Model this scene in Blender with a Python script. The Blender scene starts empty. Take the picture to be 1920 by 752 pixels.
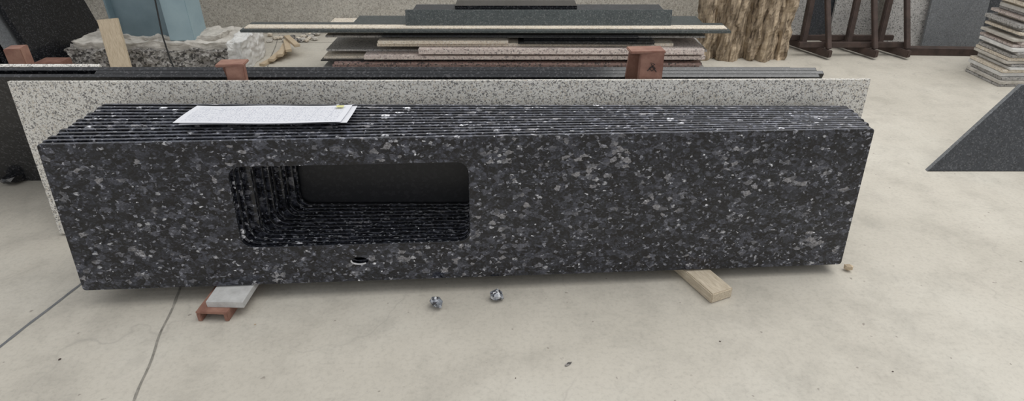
import bpy, bmesh, math, random
from mathutils import Vector, Matrix, noise, Euler
random.seed(7)
S=bpy.context.scene
S.view_settings.view_transform='Standard'
COL=S.collection

# ------------------------------------------------------------ materials
def newmat(name):
    m=bpy.data.materials.new(name); m.use_nodes=True
    nt=m.node_tree; nt.nodes.clear()
    out=nt.nodes.new('ShaderNodeOutputMaterial'); b=nt.nodes.new('ShaderNodeBsdfPrincipled')
    nt.links.new(b.outputs[0],out.inputs[0])
    return m,nt,b
def N(nt,t,**kw):
    n=nt.nodes.new(t)
    for k,v in kw.items(): setattr(n,k,v)
    return n
def coords(nt,jit=True,stretch=(1,1,1)):
    tc=N(nt,'ShaderNodeTexCoord'); mp=N(nt,'ShaderNodeMapping')
    nt.links.new(tc.outputs['Object'],mp.inputs['Vector'])
    mp.inputs['Scale'].default_value=stretch
    if jit:
        oi=N(nt,'ShaderNodeObjectInfo'); mu=N(nt,'ShaderNodeMath',operation='MULTIPLY'); mu.inputs[1].default_value=37.0
        nt.links.new(oi.outputs['Random'],mu.inputs[0]); nt.links.new(mu.outputs[0],mp.inputs['Location'])
    return mp.outputs[0]
def noi(nt,vec,s,d=4,r=.55):
    n=N(nt,'ShaderNodeTexNoise'); n.inputs['Scale'].default_value=s; n.inputs['Detail'].default_value=d; n.inputs['Roughness'].default_value=r
    nt.links.new(vec,n.inputs['Vector']); return n.outputs[0]
def distort(nt,vec,scale,amt):
    no=N(nt,'ShaderNodeTexNoise'); no.inputs['Scale'].default_value=scale; no.inputs['Detail'].default_value=3
    nt.links.new(vec,no.inputs['Vector'])
    s=N(nt,'ShaderNodeVectorMath',operation='SUBTRACT'); s.inputs[1].default_value=(.5,.5,.5)
    nt.links.new(no.outputs['Color'],s.inputs[0])
    m=N(nt,'ShaderNodeVectorMath',operation='SCALE'); m.inputs['Scale'].default_value=amt
    nt.links.new(s.outputs[0],m.inputs[0])
    a=N(nt,'ShaderNodeVectorMath',operation='ADD'); nt.links.new(vec,a.inputs[0]); nt.links.new(m.outputs[0],a.inputs[1])
    return a.outputs[0]
def ramp(nt,fac,stops,interp='LINEAR'):
    r=N(nt,'ShaderNodeValToRGB'); r.color_ramp.interpolation=interp
    e=r.color_ramp.elements
    while len(e)<len(stops): e.new(.5)
    for i,(p,c) in enumerate(stops):
        e[i].position=p
        e[i].color=(c[0],c[1],c[2],1) if hasattr(c,'__len__') else (c,c,c,1)
    nt.links.new(fac,r.inputs[0]); return r.outputs[0]
def voro(nt,vec,scale,feature='F1'):
    v=N(nt,'ShaderNodeTexVoronoi',feature=feature); v.inputs['Scale'].default_value=scale
    nt.links.new(vec,v.inputs['Vector']); return v
def sep(nt,col):
    s=N(nt,'ShaderNodeSeparateColor'); nt.links.new(col,s.inputs[0]); return s
def mix(nt,a,b,fac,mode='MIX'):
    m=N(nt,'ShaderNodeMix',data_type='RGBA',blend_type=mode)
    if hasattr(fac,'links'): nt.links.new(fac,m.inputs[0])
    else: m.inputs[0].default_value=fac
    for v,i in((a,6),(b,7)):
        if hasattr(v,'links'): nt.links.new(v,m.inputs[i])
        else: m.inputs[i].default_value=(*v,1)
    return m.outputs[2]
def bump(nt,b,h,st,dist=.01):
    bp=N(nt,'ShaderNodeBump'); bp.inputs['Strength'].default_value=st; bp.inputs['Distance'].default_value=dist
    nt.links.new(h,bp.inputs['Height']); nt.links.new(bp.outputs[0],b.inputs['Normal'])

def pearl(name,gain=1.0,rough=.10,lift=0.0):
    m,nt,b=newmat(name)
    c=coords(nt,True,(.75,1.05,1.0)); d=distort(nt,c,60,.024)
    clump=noi(nt,c,5,3)
    v1=voro(nt,d,56); s1=sep(nt,v1.outputs['Color'])
    ad=N(nt,'ShaderNodeMath',operation='ADD'); nt.links.new(s1.outputs[0],ad.inputs[0])
    sc_=N(nt,'ShaderNodeMath',operation='MULTIPLY_ADD'); sc_.inputs[1].default_value=.9; sc_.inputs[2].default_value=-.48
    nt.links.new(clump,sc_.inputs[0]); nt.links.new(sc_.outputs[0],ad.inputs[1])
    a=ramp(nt,ad.outputs[0],[(0,(.004,.004,.006)),(.40,(.008,.009,.012)),(.62,(.018,.020,.026)),(.80,(.040,.043,.053)),(.91,(.078,.081,.092)),(.97,(.13,.13,.132)),(1,(.22,.215,.21))])
    v2=voro(nt,d,150); s2=sep(nt,v2.outputs['Color'])
    a2=ramp(nt,s2.outputs[1],[(0,.004),(.6,.012),(.82,(.032,.035,.043)),(.95,(.10,.105,.12)),(.985,(.38,.39,.41)),(1,.5)])
    x=mix(nt,a,a2,.36)
    n=noi(nt,c,150,5,.65)
    x=mix(nt,x,ramp(nt,n,[(.34,.35),(.66,1.7)]),.85,'MULTIPLY')
    for sc3,ch,th,amt in((25,2,.955,.85),(42,0,.94,.36),(75,1,.965,.65)):
        v3=voro(nt,distort(nt,c,80,.020),sc3); s3=sep(nt,v3.outputs['Color'])
        f1=ramp(nt,s3.outputs[ch],[(0,0),(th,0),(th+.005,1),(1,1)])
        f2=ramp(nt,v3.outputs['Distance'],[(0,1),(.24,1),(.34,0),(1,0)])
        f=mix(nt,f1,f2,1,'MULTIPLY')
        x=mix(nt,x,ramp(nt,n,[(.38,(.06,.06,.07)),(.6,(amt,amt*1.01,amt*.98))]),f)
    x=mix(nt,x,(gain,gain,gain*1.07),1,'MULTIPLY')
    if lift: x=mix(nt,x,(lift,lift,lift*1.05),1,'ADD')
    nt.links.new(x,b.inputs['Base Color'])
    b.inputs['Roughness'].default_value=rough
    return m
def speck(name,base,spots,scale=60,rough=.35,bmp=0,cov=.62):
    m,nt,b=newmat(name)
    c=coords(nt); d=distort(nt,c,70,.012)
    v=voro(nt,d,scale); s=sep(nt,v.outputs['Color'])
    st=[(0,base),(cov,base)]
    k=len(spots)
    for i,sp in enumerate(spots): st.append((cov+.02+(1-cov-.02)*i/k,sp))
    x=ramp(nt,s.outputs[0],st,'CONSTANT')
    n=noi(nt,c,scale*1.7,5)
    x=mix(nt,x,ramp(nt,n,[(.3,.72),(.6,1.08)]),1,'MULTIPLY')
    x=mix(nt,x,ramp(nt,noi(nt,c,3,4),[(.3,.85),(.7,1.05)]),1,'MULTIPLY')
    nt.links.new(x,b.inputs['Base Color']); b.inputs['Roughness'].default_value=rough
    if bmp: bump(nt,b,n,bmp)
    return m
def plain(name,c1,c2,scale=8,rough=.6,metal=0,bmp=.2,stretch=(1,1,1)):
    m,nt,b=newmat(name)
    c=coords(nt,True,stretch)
    n=noi(nt,c,scale,7,.65)
    nt.links.new(ramp(nt,n,[(.32,c1),(.68,c2)]),b.inputs['Base Color']); b.inputs['Roughness'].default_value=rough; b.inputs['Metallic'].default_value=metal
    if bmp: bump(nt,b,n,bmp)
    return m

M_pearl=pearl('blue_pearl_granite',1.35,.08)
M_edge=pearl('blue_pearl_granite_sawn_edge',2.2,.38,.035)
M_cutshade=speck('cutout_shaded_granite',(.008,.009,.012),[(.02,.022,.03),(.05,.055,.07),(.25,.26,.28)],120,.3,cov=.7)  # dark tone paints the shade inside the sink cutout onto its walls
M_black=speck('black_granite',(.012,.013,.016),[(.03,.032,.036),(.06,.06,.065),(.012,.012,.014)],130,.18)
M_dark=speck('honed_black_granite',(.008,.009,.012),[(.013,.014,.017),(.018,.018,.022)],80,.35)
M_blackmatte=speck('dark_grey_granite',(.045,.05,.058),[(.075,.08,.09),(.1,.105,.115),(.03,.032,.036)],150,.45)
M_green=speck('grey_green_granite',(.07,.083,.085),[(.10,.115,.115),(.14,.15,.15),(.05,.06,.06)],150,.45)
M_slate=speck('slate_grey_granite',(.17,.18,.19),[(.22,.23,.24),(.13,.135,.14)],150,.45)
M_white=speck('white_sesame_granite',(.76,.74,.69),[(.60,.58,.53),(.36,.345,.325),(.20,.195,.19),(.62,.57,.49)],200,.35,cov=.50)
M_pink=speck('pinkish_grey_granite',(.66,.57,.53),[(.50,.42,.39),(.30,.26,.25),(.74,.68,.63)],110,.6)
M_red=speck('red_brown_granite',(.34,.23,.21),[(.16,.12,.12),(.42,.33,.30),(.08,.07,.07)],100,.5)
M_beige=speck('beige_granite',(.78,.70,.58),[(.66,.58,.47),(.54,.47,.39),(.80,.75,.67)],120,.7)
M_grey=speck('grey_granite',(.46,.445,.43),[(.34,.33,.31),(.20,.20,.19),(.56,.55,.53)],120,.6)
M_wall=speck('speckled_render_wall',(.60,.57,.51),[(.53,.495,.44),(.45,.42,.37),(.65,.62,.56)],80,.9,.4,cov=.45)
M_rust=plain('red_oxide_steel',(.19,.085,.062),(.34,.19,.14),14,.65,0,.3)
M_brown=plain('brown_rusty_steel',(.035,.024,.02),(.08,.052,.043),12,.7,0,.3)
M_teal=plain('teal_painted_steel',(.13,.19,.22),(.18,.25,.285),5,.5,0,.1)
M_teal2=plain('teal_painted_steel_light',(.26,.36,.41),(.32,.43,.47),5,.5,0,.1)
M_wood=plain('raw_timber',(.42,.33,.22),(.62,.51,.37),14,.8,0,.3,(1.5,9,9))
M_wood2=plain('raw_timber_upright',(.46,.37,.26),(.66,.56,.42),14,.8,0,.3,(9,9,1.5))
M_batten=plain('raw_timber_batten',(.44,.37,.27),(.64,.56,.44),14,.8,0,.3,(9,1.5,9))
M_conc=speck('broken_concrete',(.34,.32,.30),[(.22,.21,.19),(.10,.095,.09),(.5,.48,.45)],55,.95,1.0,cov=.35)
M_conclight=plain('pale_cement',(.40,.375,.335),(.66,.63,.575),16,.95,0,.9)
M_whitewash=plain('whitewash',(.55,.54,.52),(.80,.80,.78),14,.9,0,.6)
M_rough=plain('rough_hewn_stone',(.06,.040,.026),(.60,.48,.34),11,.95,0,1.0,(2.6,2.6,.45))
M_brick=plain('red_brick',(.17,.08,.06),(.28,.15,.11),20,.9,0,.4)
M_cable=plain('black_cable',(.01,.01,.01),(.02,.02,.02),5,.6,0,0)
M_stoneblk=plain('grey_cement_block',(.44,.44,.43),(.60,.60,.59),20,.9,0,.4)
M_chip=speck('silvery_stone_chip',(.20,.22,.25),[(.7,.72,.74),(.05,.05,.06),(.40,.42,.46)],90,.35,.4,cov=.4)
M_yellow=plain('yellow_marker_patch',(.62,.6,.25),(.72,.7,.35),5,.6,0,0)
M_ink=plain('black_marker',(.02,.015,.015),(.04,.03,.03),5,.7,0,0)
M_litrim=plain('lit_granite_rim',(.25,.25,.26),(.75,.75,.76),60,.5,0,0)  # pale tone paints the light caught along the tap hole's lower edge
M_joint=plain('joint_dirt',(.16,.15,.13),(.34,.32,.28),30,.95,0,.2)
M_joint2=plain('joint_wet',(.10,.11,.12),(.2,.2,.2),20,.6,0,.2)

def floor_mat():
    m,nt,b=newmat('concrete_floor')
    c=coords(nt,False)
    x=ramp(nt,noi(nt,c,.9,5,.6),[(.3,(.455,.425,.365)),(.5,(.525,.492,.427)),(.72,(.585,.558,.492))])
    x=mix(nt,x,ramp(nt,noi(nt,c,5,9,.72),[(.3,.82),(.52,1.0),(.8,1.06)]),1,'MULTIPLY')
    x=mix(nt,x,ramp(nt,noi(nt,c,60,6,.7),[(.28,.84),(.5,1.0),(.8,1.05)]),1,'MULTIPLY')
    v=voro(nt,distort(nt,c,30,.03),22); s=sep(nt,v.outputs['Color'])
    f=mix(nt,ramp(nt,s.outputs[0],[(0,0),(.82,0),(.83,.8),(1,.8)]),ramp(nt,v.outputs['Distance'],[(0,1),(.07,.9),(.14,0),(1,0)]),1,'MULTIPLY')
    x=mix(nt,x,(.24,.21,.18),f)
    v=voro(nt,distort(nt,c,12,.12),4.5); s=sep(nt,v.outputs['Color'])
    f=mix(nt,ramp(nt,s.outputs[0],[(0,0),(.75,0),(.9,.4),(1,.4)]),ramp(nt,v.outputs['Distance'],[(0,1),(.10,.7),(.3,0),(1,0)]),1,'MULTIPLY')
    x=mix(nt,x,(.34,.32,.28),f)
    dd=distort(nt,c,2.2,.55)
    ve=voro(nt,dd,.9,'DISTANCE_TO_EDGE')
    ck=ramp(nt,ve.outputs['Distance'],[(0,1),(.002,.5),(.005,0),(1,0)])
    gate=ramp(nt,noi(nt,c,1.6,3),[(.5,0),(.6,.35)])
    x=mix(nt,x,(.3,.28,.25),mix(nt,ck,gate,1,'MULTIPLY'))
    nt.links.new(x,b.inputs['Base Color']); b.inputs['Roughness'].default_value=.72
    bump(nt,b,noi(nt,c,40,8,.7),.25,.004)
    return m
M_floor=floor_mat()

def paper_mat():
    m,nt,b=newmat('printed_form_paper')
    tc=N(nt,'ShaderNodeTexCoord'); sx=N(nt,'ShaderNodeSeparateXYZ'); nt.links.new(tc.outputs['Object'],sx.inputs[0])
    def M(op,a,bb=None):
        n=N(nt,'ShaderNodeMath',operation=op)
        if hasattr(a,'links'): nt.links.new(a,n.inputs[0])
        else: n.inputs[0].default_value=a
        if bb is not None:
            if hasattr(bb,'links'): nt.links.new(bb,n.inputs[1])
            else: n.inputs[1].default_value=bb
        return n.outputs[0]
    fy=M('FRACT',M('MULTIPLY',sx.outputs[1],62)); fx=M('FRACT',M('MULTIPLY',sx.outputs[0],16))
    line=M('MAXIMUM',M('LESS_THAN',fy,.14),M('LESS_THAN',fx,.03))
    no=N(nt,'ShaderNodeTexNoise'); no.inputs['Scale'].default_value=1; no.inputs['Detail'].default_value=2
    mp=N(nt,'ShaderNodeMapping'); mp.inputs['Scale'].default_value=(170,75,1); nt.links.new(tc.outputs['Object'],mp.inputs[0]); nt.links.new(mp.outputs[0],no.inputs['Vector'])
    ink=M('MULTIPLY',M('GREATER_THAN',no.outputs[0],.53),M('GREATER_THAN',fy,.4))
    inside=M('MULTIPLY',M('LESS_THAN',M('ABSOLUTE',sx.outputs[0]),.29),M('LESS_THAN',M('ABSOLUTE',sx.outputs[1]),.086))
    f=M('MULTIPLY',M('MAXIMUM',M('MULTIPLY',line,.45),M('MULTIPLY',ink,.42)),inside)
    nt.links.new(mix(nt,(.74,.75,.79),(.25,.27,.35),f),b.inputs['Base Color']); b.inputs['Roughness'].default_value=.7
    return m
M_paper=paper_mat()

# ------------------------------------------------------------ builders
def empty(name,loc=(0,0,0)):
    e=bpy.data.objects.new(name,None); e.location=loc; e.empty_display_size=.1; COL.objects.link(e); return e
def link(name,me,mat,parent=None,M=None):
    o=bpy.data.objects.new(name,me); COL.objects.link(o)
    if mat: me.materials.append(mat)
    if parent:
        o.parent=parent; o.matrix_parent_inverse=Matrix.Translation(-parent.location)
    if M is not None: o.matrix_basis=M
    return o
def bm2(name,bm,mat,parent=None,M=None,smooth=False):
    me=bpy.data.meshes.new(name); bm.normal_update(); bm.to_mesh(me); bm.free()
    if smooth:
        for p in me.polygons:p.use_smooth=True
    return link(name,me,mat,parent,M)
def box(name,size,loc,mat,rot=(0,0,0),parent=None,bev=.004):
    bm=bmesh.new(); bmesh.ops.create_cube(bm,size=1)
    bmesh.ops.scale(bm,vec=size,verts=bm.verts)
    if bev: bmesh.ops.bevel(bm,geom=list(bm.edges),offset=min(bev,min(size)*.3),segments=2,affect='EDGES')
    M=Matrix.Translation(loc)@Euler([math.radians(a) for a in rot]).to_matrix().to_4x4()
    return bm2(name,bm,mat,parent,M)
def beam(name,a,b,w,d,mat,parent=None):
    a=Vector(a);b=Vector(b); z=(b-a); L=z.length; z.normalize()
    x=Vector((1,0,0)) if abs(z.x)<.9 else Vector((0,1,0))
    y=z.cross(x).normalized(); x=y.cross(z).normalized()
    M=Matrix((x,y,z)).transposed().to_4x4(); M.translation=(a+b)/2
    bm=bmesh.new(); bmesh.ops.create_cube(bm,size=1); bmesh.ops.scale(bm,vec=(w,d,L),verts=bm.verts)
    bmesh.ops.bevel(bm,geom=list(bm.edges),offset=min(w,d)*.12,segments=2,affect='EDGES')
    return bm2(name,bm,mat,parent,M)
def rrect(x0,y0,x1,y1,r,n=6):
    pts=[]
    for cx,cy,a0 in((x1-r,y1-r,0),(x0+r,y1-r,90),(x0+r,y0+r,180),(x1-r,y0+r,270)):
        for i in range(n+1):
            a=math.radians(a0+90*i/n); pts.append((cx+r*math.cos(a),cy+r*math.sin(a)))
    return pts
def ell(cx,cy,a,b,n=28): return [(cx+a*math.cos(2*math.pi*i/n),cy+b*math.sin(2*math.pi*i/n)) for i in range(n)]
def plate(name,loops,th,mat,parent,M,bev=.002):
    cu=bpy.data.curves.new(name+'_c','CURVE'); cu.dimensions='2D'; cu.fill_mode='BOTH'
    cu.extrude=th/2-bev; cu.bevel_depth=bev; cu.bevel_resolution=1; cu.offset=-bev
    for lp in loops:
        sp=cu.splines.new('POLY'); sp.points.add(len(lp)-1)
        for p,(x,y) in zip(sp.points,lp): p.co=(x,y,0,1)
        sp.use_cyclic_u=True
    t=bpy.data.objects.new('t',cu); COL.objects.link(t)
    dg=bpy.context.evaluated_depsgraph_get(); me=bpy.data.meshes.new_from_object(t.evaluated_get(dg))
    bpy.data.objects.remove(t); me.transform(Matrix.Translation((0,0,-th/2))); me.name=name
    for p in me.polygons: p.use_smooth=False
    me.materials.clear()
    return link(name,me,mat,parent,M)
def frameM(BL,sdir,lean):
    """local x along slab length, y up the slab, z toward viewer; lean>0 tips the top away"""
    s=Vector(sdir).normalized()
    back=Vector((-s.y,s.x,0)).normalized()
    up0=Vector((0,0,1)); up0=(up0-s*up0.dot(s)).normalized()
    h=(up0*math.cos(math.radians(lean))+back*math.sin(math.radians(lean)))
    h=(h-s*h.dot(s)).normalized()
    n=s.cross(h)
    M=Matrix((s,h,n)).transposed().to_4x4(); M.translation=Vector(BL); return M
def rough_block(name,size,loc,mat,amp,parent=None,cuts=10,fs=6,seed=0,rotz=0,smooth=False):
    bm=bmesh.new(); bmesh.ops.create_cube(bm,size=1)
    bmesh.ops.subdivide_edges(bm,edges=list(bm.edges),cuts=cuts,use_grid_fill=True)
    bmesh.ops.scale(bm,vec=size,verts=bm.verts)
    for v in bm.verts:
        p=v.co*fs+Vector((seed*7.3,seed*3.1,seed))
        k=noise.noise_vector(p)*amp+noise.noise_vector(p*3)*amp*.4+noise.noise_vector(p*8)*amp*.2
        if v.co.z<-size[2]*.49: k.z=0
        v.co+=k
    M=Matrix.Translation(loc)@Matrix.Rotation(math.radians(rotz),4,'Z')
    return bm2(name,bm,mat,parent,M,smooth)
def stone(name,r,loc,mat,parent=None,sq=(1,1,.7),seed=0,sub=2):
    bm=bmesh.new(); bmesh.ops.create_icosphere(bm,subdivisions=sub,radius=r)
    for v in bm.verts:
        v.co*= 1+.35*noise.noise(v.co.normalized()*1.6+Vector((seed,seed*2.7,0)))
        v.co.x*=sq[0];v.co.y*=sq[1];v.co.z*=sq[2]
    mz=min(v.co.z for v in bm.verts)
    for v in bm.verts: v.co.z-=mz
    return bm2(name,bm,mat,parent,Matrix.Translation(loc)@Matrix.Rotation(seed,4,'Z'))

# ------------------------------------------------------------ shell
bm=bmesh.new(); bmesh.ops.create_cube(bm,size=1); bmesh.ops.scale(bm,vec=(15,11,.1),verts=bm.verts)
floor=bm2('floor',bm,M_floor,None,Matrix.Translation((0,1.6,-.05)))
bm=bmesh.new(); bmesh.ops.create_cube(bm,size=1); bmesh.ops.scale(bm,vec=(15,.15,2.2),verts=bm.verts)
wall=bm2('wall_back',bm,M_wall,None,Matrix.Translation((0,6.13,1.1)))
def strip(name,pts,w,mat,amp=.003):
    fine=[]
    for (a,b) in zip(pts[:-1],pts[1:]):
        for i in range(40): fine.append(Vector(a).lerp(Vector(b),i/40))
    fine.append(Vector(pts[-1])); vs=[];fs=[]
    for i,p in enumerate(fine):
        d=(fine[min(i+1,len(fine)-1)]-fine[max(i-1,0)]).normalized(); nn=Vector((-d.y,d.x))
        off=noise.noise(Vector((p.x*6,p.y*6,0)))*amp; ww=w*(.7+.6*abs(noise.noise(Vector((p.y*14,p.x*9,3)))))
        for sgn in(-1,1):
            q=p+nn*(off+sgn*ww/2); vs.append((q.x,q.y,.0012))
        if i: fs.append((2*i-2,2*i-1,2*i+1,2*i))
    me=bpy.data.meshes.new(name); me.from_pydata(vs,[],fs)
    o=bpy.data.objects.new(name,me); COL.objects.link(o); me.materials.append(mat)
    o.parent=floor; o.matrix_parent_inverse=Matrix.Translation((0,-1.6,.05)); return o
strip('trim_joint_1',[(-1.10,.7),(-1.386,2.02),(-2.27,6.0)],.011,M_joint,.008)
strip('trim_joint_2',[(-2.03,.9),(-1.89,1.69),(-1.78,2.27)],.016,M_joint2,.005)
strip('trim_joint_3',[(-2.2,5.75),(2.6,5.78)],.008,M_joint,.004)

# ------------------------------------------------------------ countertop stack
st=empty('granite_countertop_stack')
L,H=3.11,.605
NS=13
for i in range(NS):
    f=i/(NS-1)
    yl=1.915+.0325*i; yr=2.142+.0195*i
    jx=0 if i==0 else random.uniform(-.012,.012)
    BL=Vector((-1.69+jx+.01*f,yl,.084)); BR=Vector((-1.69+jx+3.11,yr,.047))
    M=frameM(BL,BR-BL,6.3)
    loops=[rrect(0,0,L,H,.012,3)]
    if i<NS-1:
        ox=.012*i+(0 if i%3 else .004)
        loops+= [rrect(.635+ox,.169,1.527,.503,.045,7)]
        if i<5: loops+=[ell(1.083,.093,.034,.0165)]
    o=plate('countertop_%d'%(i+1),loops,.0178 if i<NS-1 else .015,M_pearl if i<NS-1 else M_dark,st,M,.002)
    o.data.materials.append(M_cutshade if i<NS-1 else M_dark); o.data.materials.append(M_edge)
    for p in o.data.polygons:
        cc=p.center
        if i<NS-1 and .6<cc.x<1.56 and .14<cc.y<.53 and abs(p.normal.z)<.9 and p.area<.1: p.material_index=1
        elif cc.y>.59 and p.normal.y>.5: p.material_index=2
    if i==0:
        c=bpy.data.curves.new('tap_hole_lit_rim','CURVE'); c.dimensions='3D'; c.bevel_depth=.0035
        sp=c.splines.new('POLY'); pts=[(1.083+.034*math.cos(a),.093+.0165*math.sin(a),-.003) for a in [math.radians(165+q*8) for q in range(20)]]
        sp.points.add(len(pts)-1)
        for q,p in zip(sp.points,pts): q.co=(*p,1)
        ro=bpy.data.objects.new('tap_hole_lit_rim',c); COL.objects.link(ro); c.materials.append(M_litrim); ro.parent=st; ro.matrix_basis=M

# white slab
ws=frameM((-2.14,2.435,.012),(1,0.004,0),6.3)
plate('white_granite_slab',[[(0,0),(3.665,0),(3.675,.73),(-.01,.725)]],.02,M_white,None,ws,.0015)

# A frame rack
rk=empty('steel_a_frame_rack',(0,2.75,0))
def aframe(x,ztop,w,tag):
    beam('leg_front_'+tag,(x+.022,2.535,0.0),(x+.022,2.58,ztop),w*.62,.03,M_rust,rk)
    beam('leg_rear_'+tag,(x-.03,2.90,0.0),(x-.03,2.635,ztop-.02),w*.42,.03,M_rust,rk)
    box('cap_'+tag,(w*.92,.082,.012),(x,2.604,ztop),M_rust,(0,0,4),rk,.003)
    box('foot_'+tag,(.06,.42,.035),(x-.002,2.74,.0175),M_rust,(0,0,0),rk)
aframe(-1.215,.785,.13,'left'); aframe(.575,.843,.165,'right')
beam('cross_bar',(-1.4,2.70,.30),(1.0,2.70,.30),.03,.03,M_rust,rk)
cu=bpy.data.curves.new('sc','CURVE'); cu.dimensions='3D'; cu.bevel_depth=.0018
sp=cu.splines.new('POLY'); P=[(0,0),(.022,.022),(.034,.012),(.02,.0),(.008,.012),(.03,.03),(.012,.036),(.02,.02),(.04,-.004)]
sp.points.add(len(P)-1)
for q,(a,b2) in zip(sp.points,P): q.co=(.580+a,2.558,.765+b2,1)
so=bpy.data.objects.new('marker_scribble',cu); COL.objects.link(so); cu.materials.append(M_ink); so.parent=rk; so.matrix_parent_inverse=Matrix.Translation(-rk.location)

# rear black slabs leaning the other way (top toward camera)
rs=empty('black_granite_slab_row')
specs=[(-2.95,1.39,3.02,.70),(-1.90,1.42,3.05,.705),(-2.97,1.40,3.08,.71),(-2.2,1.30,3.11,.70)]
for i,(x0,x1,y,h) in enumerate(specs):
    M=frameM((x0,y-.03+.004*i,.0),(1,0,0),-24.5)
    plate('slab_%d'%(i+1),[rrect(0,0,x1-x0,h/.91,.005,2)],.02,M_black,rs,M,.001)
plate('white_granite_offcut',[rrect(0,0,.48,.775,.004,2)],.02,M_white,None,frameM((-2.42,3.125,.0),(1,0,0),-24.5),.001)
pr=empty('brown_steel_post',(-2.84,3.5,0))
box('post',(.09,.09,.60),(-2.86,3.50,.30),M_rust,(0,0,10),pr); box('base_plate',(.2,.2,.012),(-2.86,3.50,.006),M_brown,(0,0,10),pr)

# supports
cs=empty('red_steel_channel',(-1.14,2.1,0))
box('channel_web',(.125,.57,.010),(-1.145,2.115,.040),M_rust,(0,0,-3),cs,.002)
for sx in(-1,1): box('channel_flange_%d'%(sx+2),(.016,.57,.036),(-1.145+sx*.052,2.115,.018),M_rust,(0,0,-3),cs,.002)
rough_block('cement_block',(.145,.54,.026),(-1.105,2.13,.0585),M_stoneblk,.0018,None,4,12,1,-2)
box('timber_batten',(.105,.52,.047),(.745,2.195,.0235),M_batten,(0,0,24),None,.004)

# papers
pp=empty('paper_forms',(-.95,2.23,.70))
def sheet(name,cx,cy,cz,w,d,rz,curl,tilt):
    nx,ny=24,8; vs=[];fs=[]
    for j in range(ny+1):
        for i2 in range(nx+1):
            u=i2/nx-.5; v=j/ny-.5
            vs.append((u*w,v*d,curl*(abs(u)*2)**3+.0015*math.sin(u*9+v*4)))
    for j in range(ny):
        for i2 in range(nx):
            a=j*(nx+1)+i2; fs.append((a,a+1,a+nx+2,a+nx+1))
    me=bpy.data.meshes.new(name); me.from_pydata(vs,[],fs)
    for p in me.polygons:p.use_smooth=True
    M=Matrix.Translation((cx,cy,cz))@Matrix.Rotation(math.radians(rz),4,'Z')@Matrix.Rotation(math.radians(tilt),4,'X')
    return link(name,me,M_paper,pp,M)
sheet('sheet_lower',-.935,2.232,.694,.625,.20,1.5,.002,-3)
sheet('sheet_upper',-.955,2.232,.699,.625,.205,.6,.003,-3)
bm=bmesh.new(); bmesh.ops.create_grid(bm,x_segments=1,y_segments=1,size=.5); bmesh.ops.scale(bm,vec=(.03,.022,1),verts=bm.verts)
bm2('yellow_patch',bm,M_yellow,pp,Matrix.Translation((-.685,2.305,.703)))

# ------------------------------------------------------------ pile of slabs in the middle
pile=empty('granite_slab_pile',(0,4.9,0))
rows=[
(-1.44,1.50,4.62,M_grey,.03),(-1.46,1.48,4.60,M_blackmatte,.03),(-1.45,1.50,4.60,M_grey,.026),
(-1.47,1.51,4.57,M_black,.016),(-1.46,1.49,4.58,M_grey,.022),(-1.38,1.44,4.60,M_red,.026),
(-1.36,1.45,4.58,M_red,.022),(-1.47,1.40,4.62,M_black,.010),(-1.45,1.47,4.64,M_beige,.020),(-1.12,1.46,4.55,M_pink,.030),
(-1.43,1.50,4.66,M_grey,.016),(-.70,1.44,4.53,M_pink,.040),(-1.02,1.22,4.60,M_beige,.026)]
z=0
for i,(x0,x1,yf,mt,th) in enumerate(rows):
    dep=.55+random.uniform(-.03,.03)
    box('slab_%d'%(i+1),(x1-x0,dep,th-.001),((x0+x1)/2,yf+dep/2,z+th/2),mt,(0,0,random.uniform(-.5,.5)),pile,.002); z+=th
zz=z
box('slab_side_a',(.98,.5,.024),(-.52,4.83,zz+.012),M_beige,(0,0,.5),pile,.002)
box('slab_side_b',(1.02,.55,.011),(.56,4.84,zz+.0055),M_black,(0,0,-1),pile,.002)
box('slab_side_c',(.98,.5,.011),(.58,4.81,zz+.018),M_black,(0,0,-.4),pile,.002)
z=zz+.025
for k,(x0,x1,yf,dp,mt,th) in enumerate([(-1.42,1.47,4.66,.45,M_grey,.016),(-.98,.95,4.62,.45,M_blackmatte,.014),(-1.45,1.42,4.68,.4,M_beige,.018),(-1.25,1.50,4.70,.40,M_green,.014),(-2.02,1.62,4.56,.24,M_green,.020),(-2.00,1.60,4.590,.10,M_beige,.010)]):
    box('slab_top_%d'%(k+1),(x1-x0,dp,th-.001),((x0+x1)/2,yf+dp/2,z+th/2),mt,(0,0,-.4 if k>3 else random.uniform(-.8,.8)),pile,.002); z+=th
plate('slab_on_edge',[rrect(0,0,2.00,.115,.004,2)],.03,M_green,pile,frameM((-.80,4.66,z),(1,0.0,0),12),.002)
box('slab_behind_edge',(1.9,.18,.10),(.2,4.83,z+.05),M_blackmatte,(0,0,0),pile,.003)
box('slab_topmost',(.92,.2,.03),(.03,4.83,z+.116),M_black,(0,0,0),pile,.003)

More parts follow.
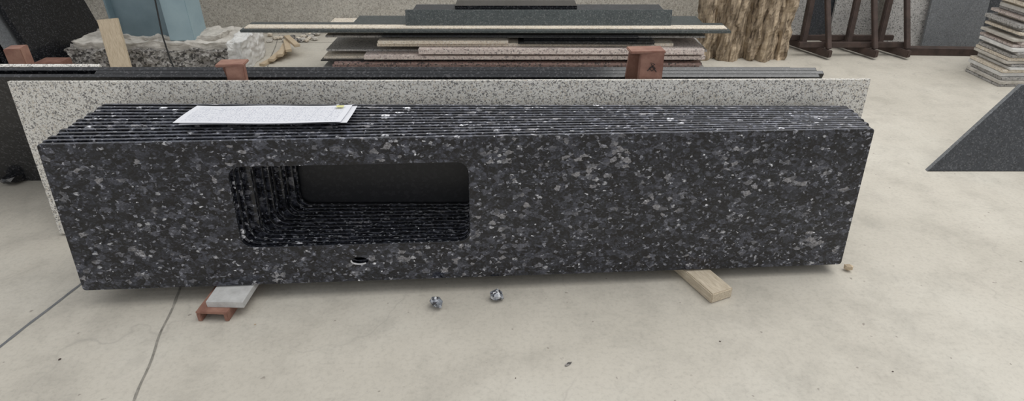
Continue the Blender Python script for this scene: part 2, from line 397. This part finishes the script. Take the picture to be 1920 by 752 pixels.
# ------------------------------------------------------------ rough stone bundle
rb=empty('rough_stone_slab_bundle',(2.0,5.4,0))
for k in range(9):
    x=1.65+k*.083+random.uniform(-.012,.012); y=5.28+.06*math.sin(k*1.9)
    bm=bmesh.new(); nr,ns=50,16; r0=.062+random.uniform(-.008,.014); rings=[]
    for j in range(nr+1):
        zz2=1.25*j/nr; ring=[]
        for q in range(ns):
            a=2*math.pi*q/ns
            r=r0*(1+.35*noise.noise(Vector((math.cos(a)*1.6+k*5,math.sin(a)*1.6,zz2*5)))+.32*noise.noise(Vector((math.cos(a)*4+k*5,math.sin(a)*4,zz2*16))))
            ring.append(bm.verts.new((r*math.cos(a),1.5*r*math.sin(a),zz2)))
        rings.append(ring)
    for j in range(nr):
        for q in range(ns): bm.faces.new((rings[j][q],rings[j][(q+1)%ns],rings[j+1][(q+1)%ns],rings[j+1][q]))
    bm.faces.new(list(reversed(rings[0]))); bm.faces.new(rings[-1])
    bm2('rough_slab_%d'%(k+1),bm,M_rough,rb,Matrix.Translation((x,y,0))@Matrix.Rotation(math.radians(random.uniform(-3,3)),4,'Y'))

# ------------------------------------------------------------ pillar
pb=empty('steel_column_with_concrete_base',(-2.9,5.1,0))
rough_block('concrete_base_lower',(1.32,.48,.17),(-2.94,5.14,.085),M_conc,.035,pb,60,11,2)
rough_block('concrete_base_top',(1.30,.46,.085),(-2.90,5.16,.19),M_conclight,.024,pb,50,8,5,0,True)
rough_block('mortar_heap',(.95,.30,.05),(-2.86,5.16,.235),M_conclight,.03,pb,40,9,9,0,True)
rough_block('whitewashed_corner',(.13,.45,.24),(-2.24,5.12,.12),M_whitewash,.028,pb,30,9,4,0,True)
box('column_web',(.50,.14,2.4),(-2.97,5.11,1.43),M_teal,(0,0,0),pb)
box('column_flange_right',(.20,.24,2.4),(-2.68,5.09,1.43),M_teal2,(0,0,0),pb)
box('column_flange_left',(.02,.26,2.4),(-3.22,5.11,1.43),M_teal,(0,0,0),pb)
cu=bpy.data.curves.new('column_cable','CURVE'); cu.dimensions='3D'; cu.bevel_depth=.006
sp=cu.splines.new('POLY'); P=[(-2.80,4.97,2.2),(-2.80,4.96,.6),(-2.78,4.88,.30),(-2.75,4.84,.12),(-2.72,4.82,.01)]
sp.points.add(len(P)-1)
for q,p in zip(sp.points,P): q.co=(*p,1)
o=bpy.data.objects.new('cable',cu); COL.objects.link(o); cu.materials.append(M_cable); o.parent=pb; o.matrix_parent_inverse=Matrix.Translation(-pb.location)
beam('wooden_plank',(-3.10,4.74,.02),(-3.14,4.83,.44),.16,.025,M_wood2)
ru=empty('rubble_heap',(-2.2,5.2,0))
for k in range(90):
    x=random.choice([random.uniform(-2.9,-2.0),random.uniform(-2.15,-1.9),random.uniform(-3.6,-1.3)])
    y=random.uniform(4.7,4.85) if x>-2.9 and x<-2.1 and k%2 else random.uniform(5.75,6.0)
    stone('rubble_%d'%(k+1),random.uniform(.010,.032),(x,y,0),random.choice([M_conclight,M_conc,M_beige]),ru,(1.3,1,.7),k*.77,1)
for k in range(5):
    box('wood_scrap_%d'%(k+1),(.05,.36,.022),(-2.06+.025*k,5.2+.06*k,.012+.022*k),M_wood,(0,0,-12+11*k),ru,.002)
bp=empty('brick_stack',(-3.72,4.9,0))
for k in range(3): box('brick_%d'%(k+1),(.20,.14,.05),(-3.59+.015*(k%2),4.70,.026+.052*k),M_brick,(0,0,5*(k%2)),bp,.004)

# ------------------------------------------------------------ dark slabs far left
dl=empty('dark_slab_rack',(-4.1,5.2,0))
for k in range(8):
    x=-3.74-.075*k; mt=[M_black,M_slate,M_black,M_black,M_blackmatte,M_black,M_blackmatte,M_black][k]
    box('slab_%d'%(k+1),(.035,.9+.1*(k%2),1.25),(x-.155,5.20-.05*k,.612),mt,(0,-14,0),dl,.002)

# ------------------------------------------------------------ right: racks with slabs
rr=empty('slab_storage_rack',(3.1,5.5,0))
for x in(2.62,3.02,3.3):
    beam('floor_rail_%d'%int(x*10),(x-.12,5.75,.05),(x+.12,5.20,.05),.045,.06,M_brown,rr)
    beam('upright_%d'%int(x*10),(x-.02,5.45,.06),(x+.02,5.66,1.5),.05,.05,M_brown,rr)
    beam('brace_%d'%int(x*10),(x+.12,5.25,.08),(x+.03,5.60,.95),.04,.04,M_brown,rr)
for y,zq in((5.32,.10),(5.55,.10)):
    beam('cross_rail_%d'%int(y*100),(2.5,y,zq),(3.45,y,zq),.04,.045,M_brown,rr)
sl=empty('stored_granite_slabs',(3.4,5.8,0))
for k,(x0,w,y,mt,h,ang) in enumerate([(2.46,.30,5.88,M_grey,1.3,4),(2.80,.30,5.90,M_blackmatte,1.3,4),(3.02,.40,5.84,M_grey,1.25,5),(3.40,.40,5.62,M_grey,1.3,8),(3.72,.50,5.52,M_slate,1.2,10),(4.05,1.0,5.80,M_blackmatte,1.4,6),(4.9,1.4,5.82,M_beige,1.4,6)]):
    plate('slab_%d'%(k+1),[rrect(0,0,w,h,.004,2)],.03,mt,sl,frameM((x0,y,.0),(1,-.04 if k in(3,4) else 0,0),ang),.002)
box('support_sleeper',(.8,.10,.06),(3.85,5.37,.03),M_brown,(0,0,-3),None,.004)

rp=empty('pale_slab_stack',(4.2,4.7,0))
z=0
for k in range(30):
    th=random.choice([.022,.026,.03]); x0=3.76+random.uniform(-.035,.045)
    box('slab_%d'%(k+1),(1.3,.38,th-.003),(x0+.65,4.72+random.uniform(-.02,.02),z+th/2),random.choice([M_beige,M_grey,M_pink,M_grey,M_conclight,M_whitewash]),(0,0,random.uniform(-1.5,1.5)),rp,.002); z+=th

# dark slab, right foreground
off=plate('dark_granite_offcut',[[(0,0),(2.2,0),(2.2,.485),(.42,.485)]],.028,M_blackmatte,None,frameM((2.36,3.10,.003),(1,0,0),13),.002)
off.data.materials.append(M_slate)
for p in off.data.polygons:
    if abs(p.normal.z)<.7: p.material_index=1
sp2=empty('offcut_support_stand',(3.4,3.5,0))
for x in(3.05,3.9):
    beam('stand_leg_%d'%int(x),(x,3.50,0),(x,3.245,.38),.04,.03,M_brown,sp2)
beam('stand_bar',(2.95,3.49,.06),(4.0,3.49,.06),.03,.03,M_brown,sp2)

# ------------------------------------------------------------ small things
stone('stone_chip',.033,(-.302,1.915,0),M_chip,None,(1,.8,.75),2.3,1)
stone('stone_chip.001',.033,(-.062,1.962,0),M_chip,None,(1,.8,.72),4.1,1)
stone('wood_chip',.020,(1.46,2.16,0),M_wood,None,(.6,1.0,.9),1.2,1)
sc=empty('floor_debris',(.2,1.5,0))
for k in range(60):
    x=random.uniform(-2.2,2.6); y=random.uniform(1.0,4.3)
    if 1.85<y<3.3 and -2.9<x<1.7: continue
    stone('crumb_%d'%k,random.uniform(.002,.0045),(x,y,0),random.choice([M_wood,M_brown,M_conclight,M_conclight]),sc,(1.4,1,.5),k*1.1,1)
stone('crumb_leaf',.011,(.20,1.60,0),M_conc,sc,(1.5,.6,.3),.6,1)
stone('black_rubber_piece',.06,(-2.72,2.98,0),M_black,None,(1.3,.8,.5),1.1,2)

# ------------------------------------------------------------ light
w=bpy.data.worlds.new('World'); S.world=w; w.use_nodes=True; nt=w.node_tree
bg=nt.nodes['Background']; bg.inputs[0].default_value=(.97,.98,1,1); bg.inputs[1].default_value=.70
ld=bpy.data.lights.new('daylight_sun','SUN'); ld.energy=.8; ld.angle=math.radians(40); ld.color=(1,.98,.94)
lo=bpy.data.objects.new('daylight_sun',ld); COL.objects.link(lo)
lo.rotation_euler=Vector((-.3,.10,-1)).to_track_quat('-Z','Y').to_euler()
la=bpy.data.lights.new('right_fill_light','AREA'); la.shape='RECTANGLE'; la.size=3.5; la.size_y=2.0; la.energy=85; la.color=(1,.99,.96)  # added area lamp to brighten the right side, not a known roof opening
lb=bpy.data.objects.new('right_fill_light',la); COL.objects.link(lb); lb.location=(2.8,3.4,4.2); lb.rotation_euler=(math.radians(-6),math.radians(8),0)

cam=bpy.data.cameras.new('camera'); co=bpy.data.objects.new('camera',cam); COL.objects.link(co)
cam.sensor_width=36; cam.lens=36*1150/1920; co.location=(0,0,1.6); co.rotation_euler=(math.radians(60),0,0)
S.camera=co
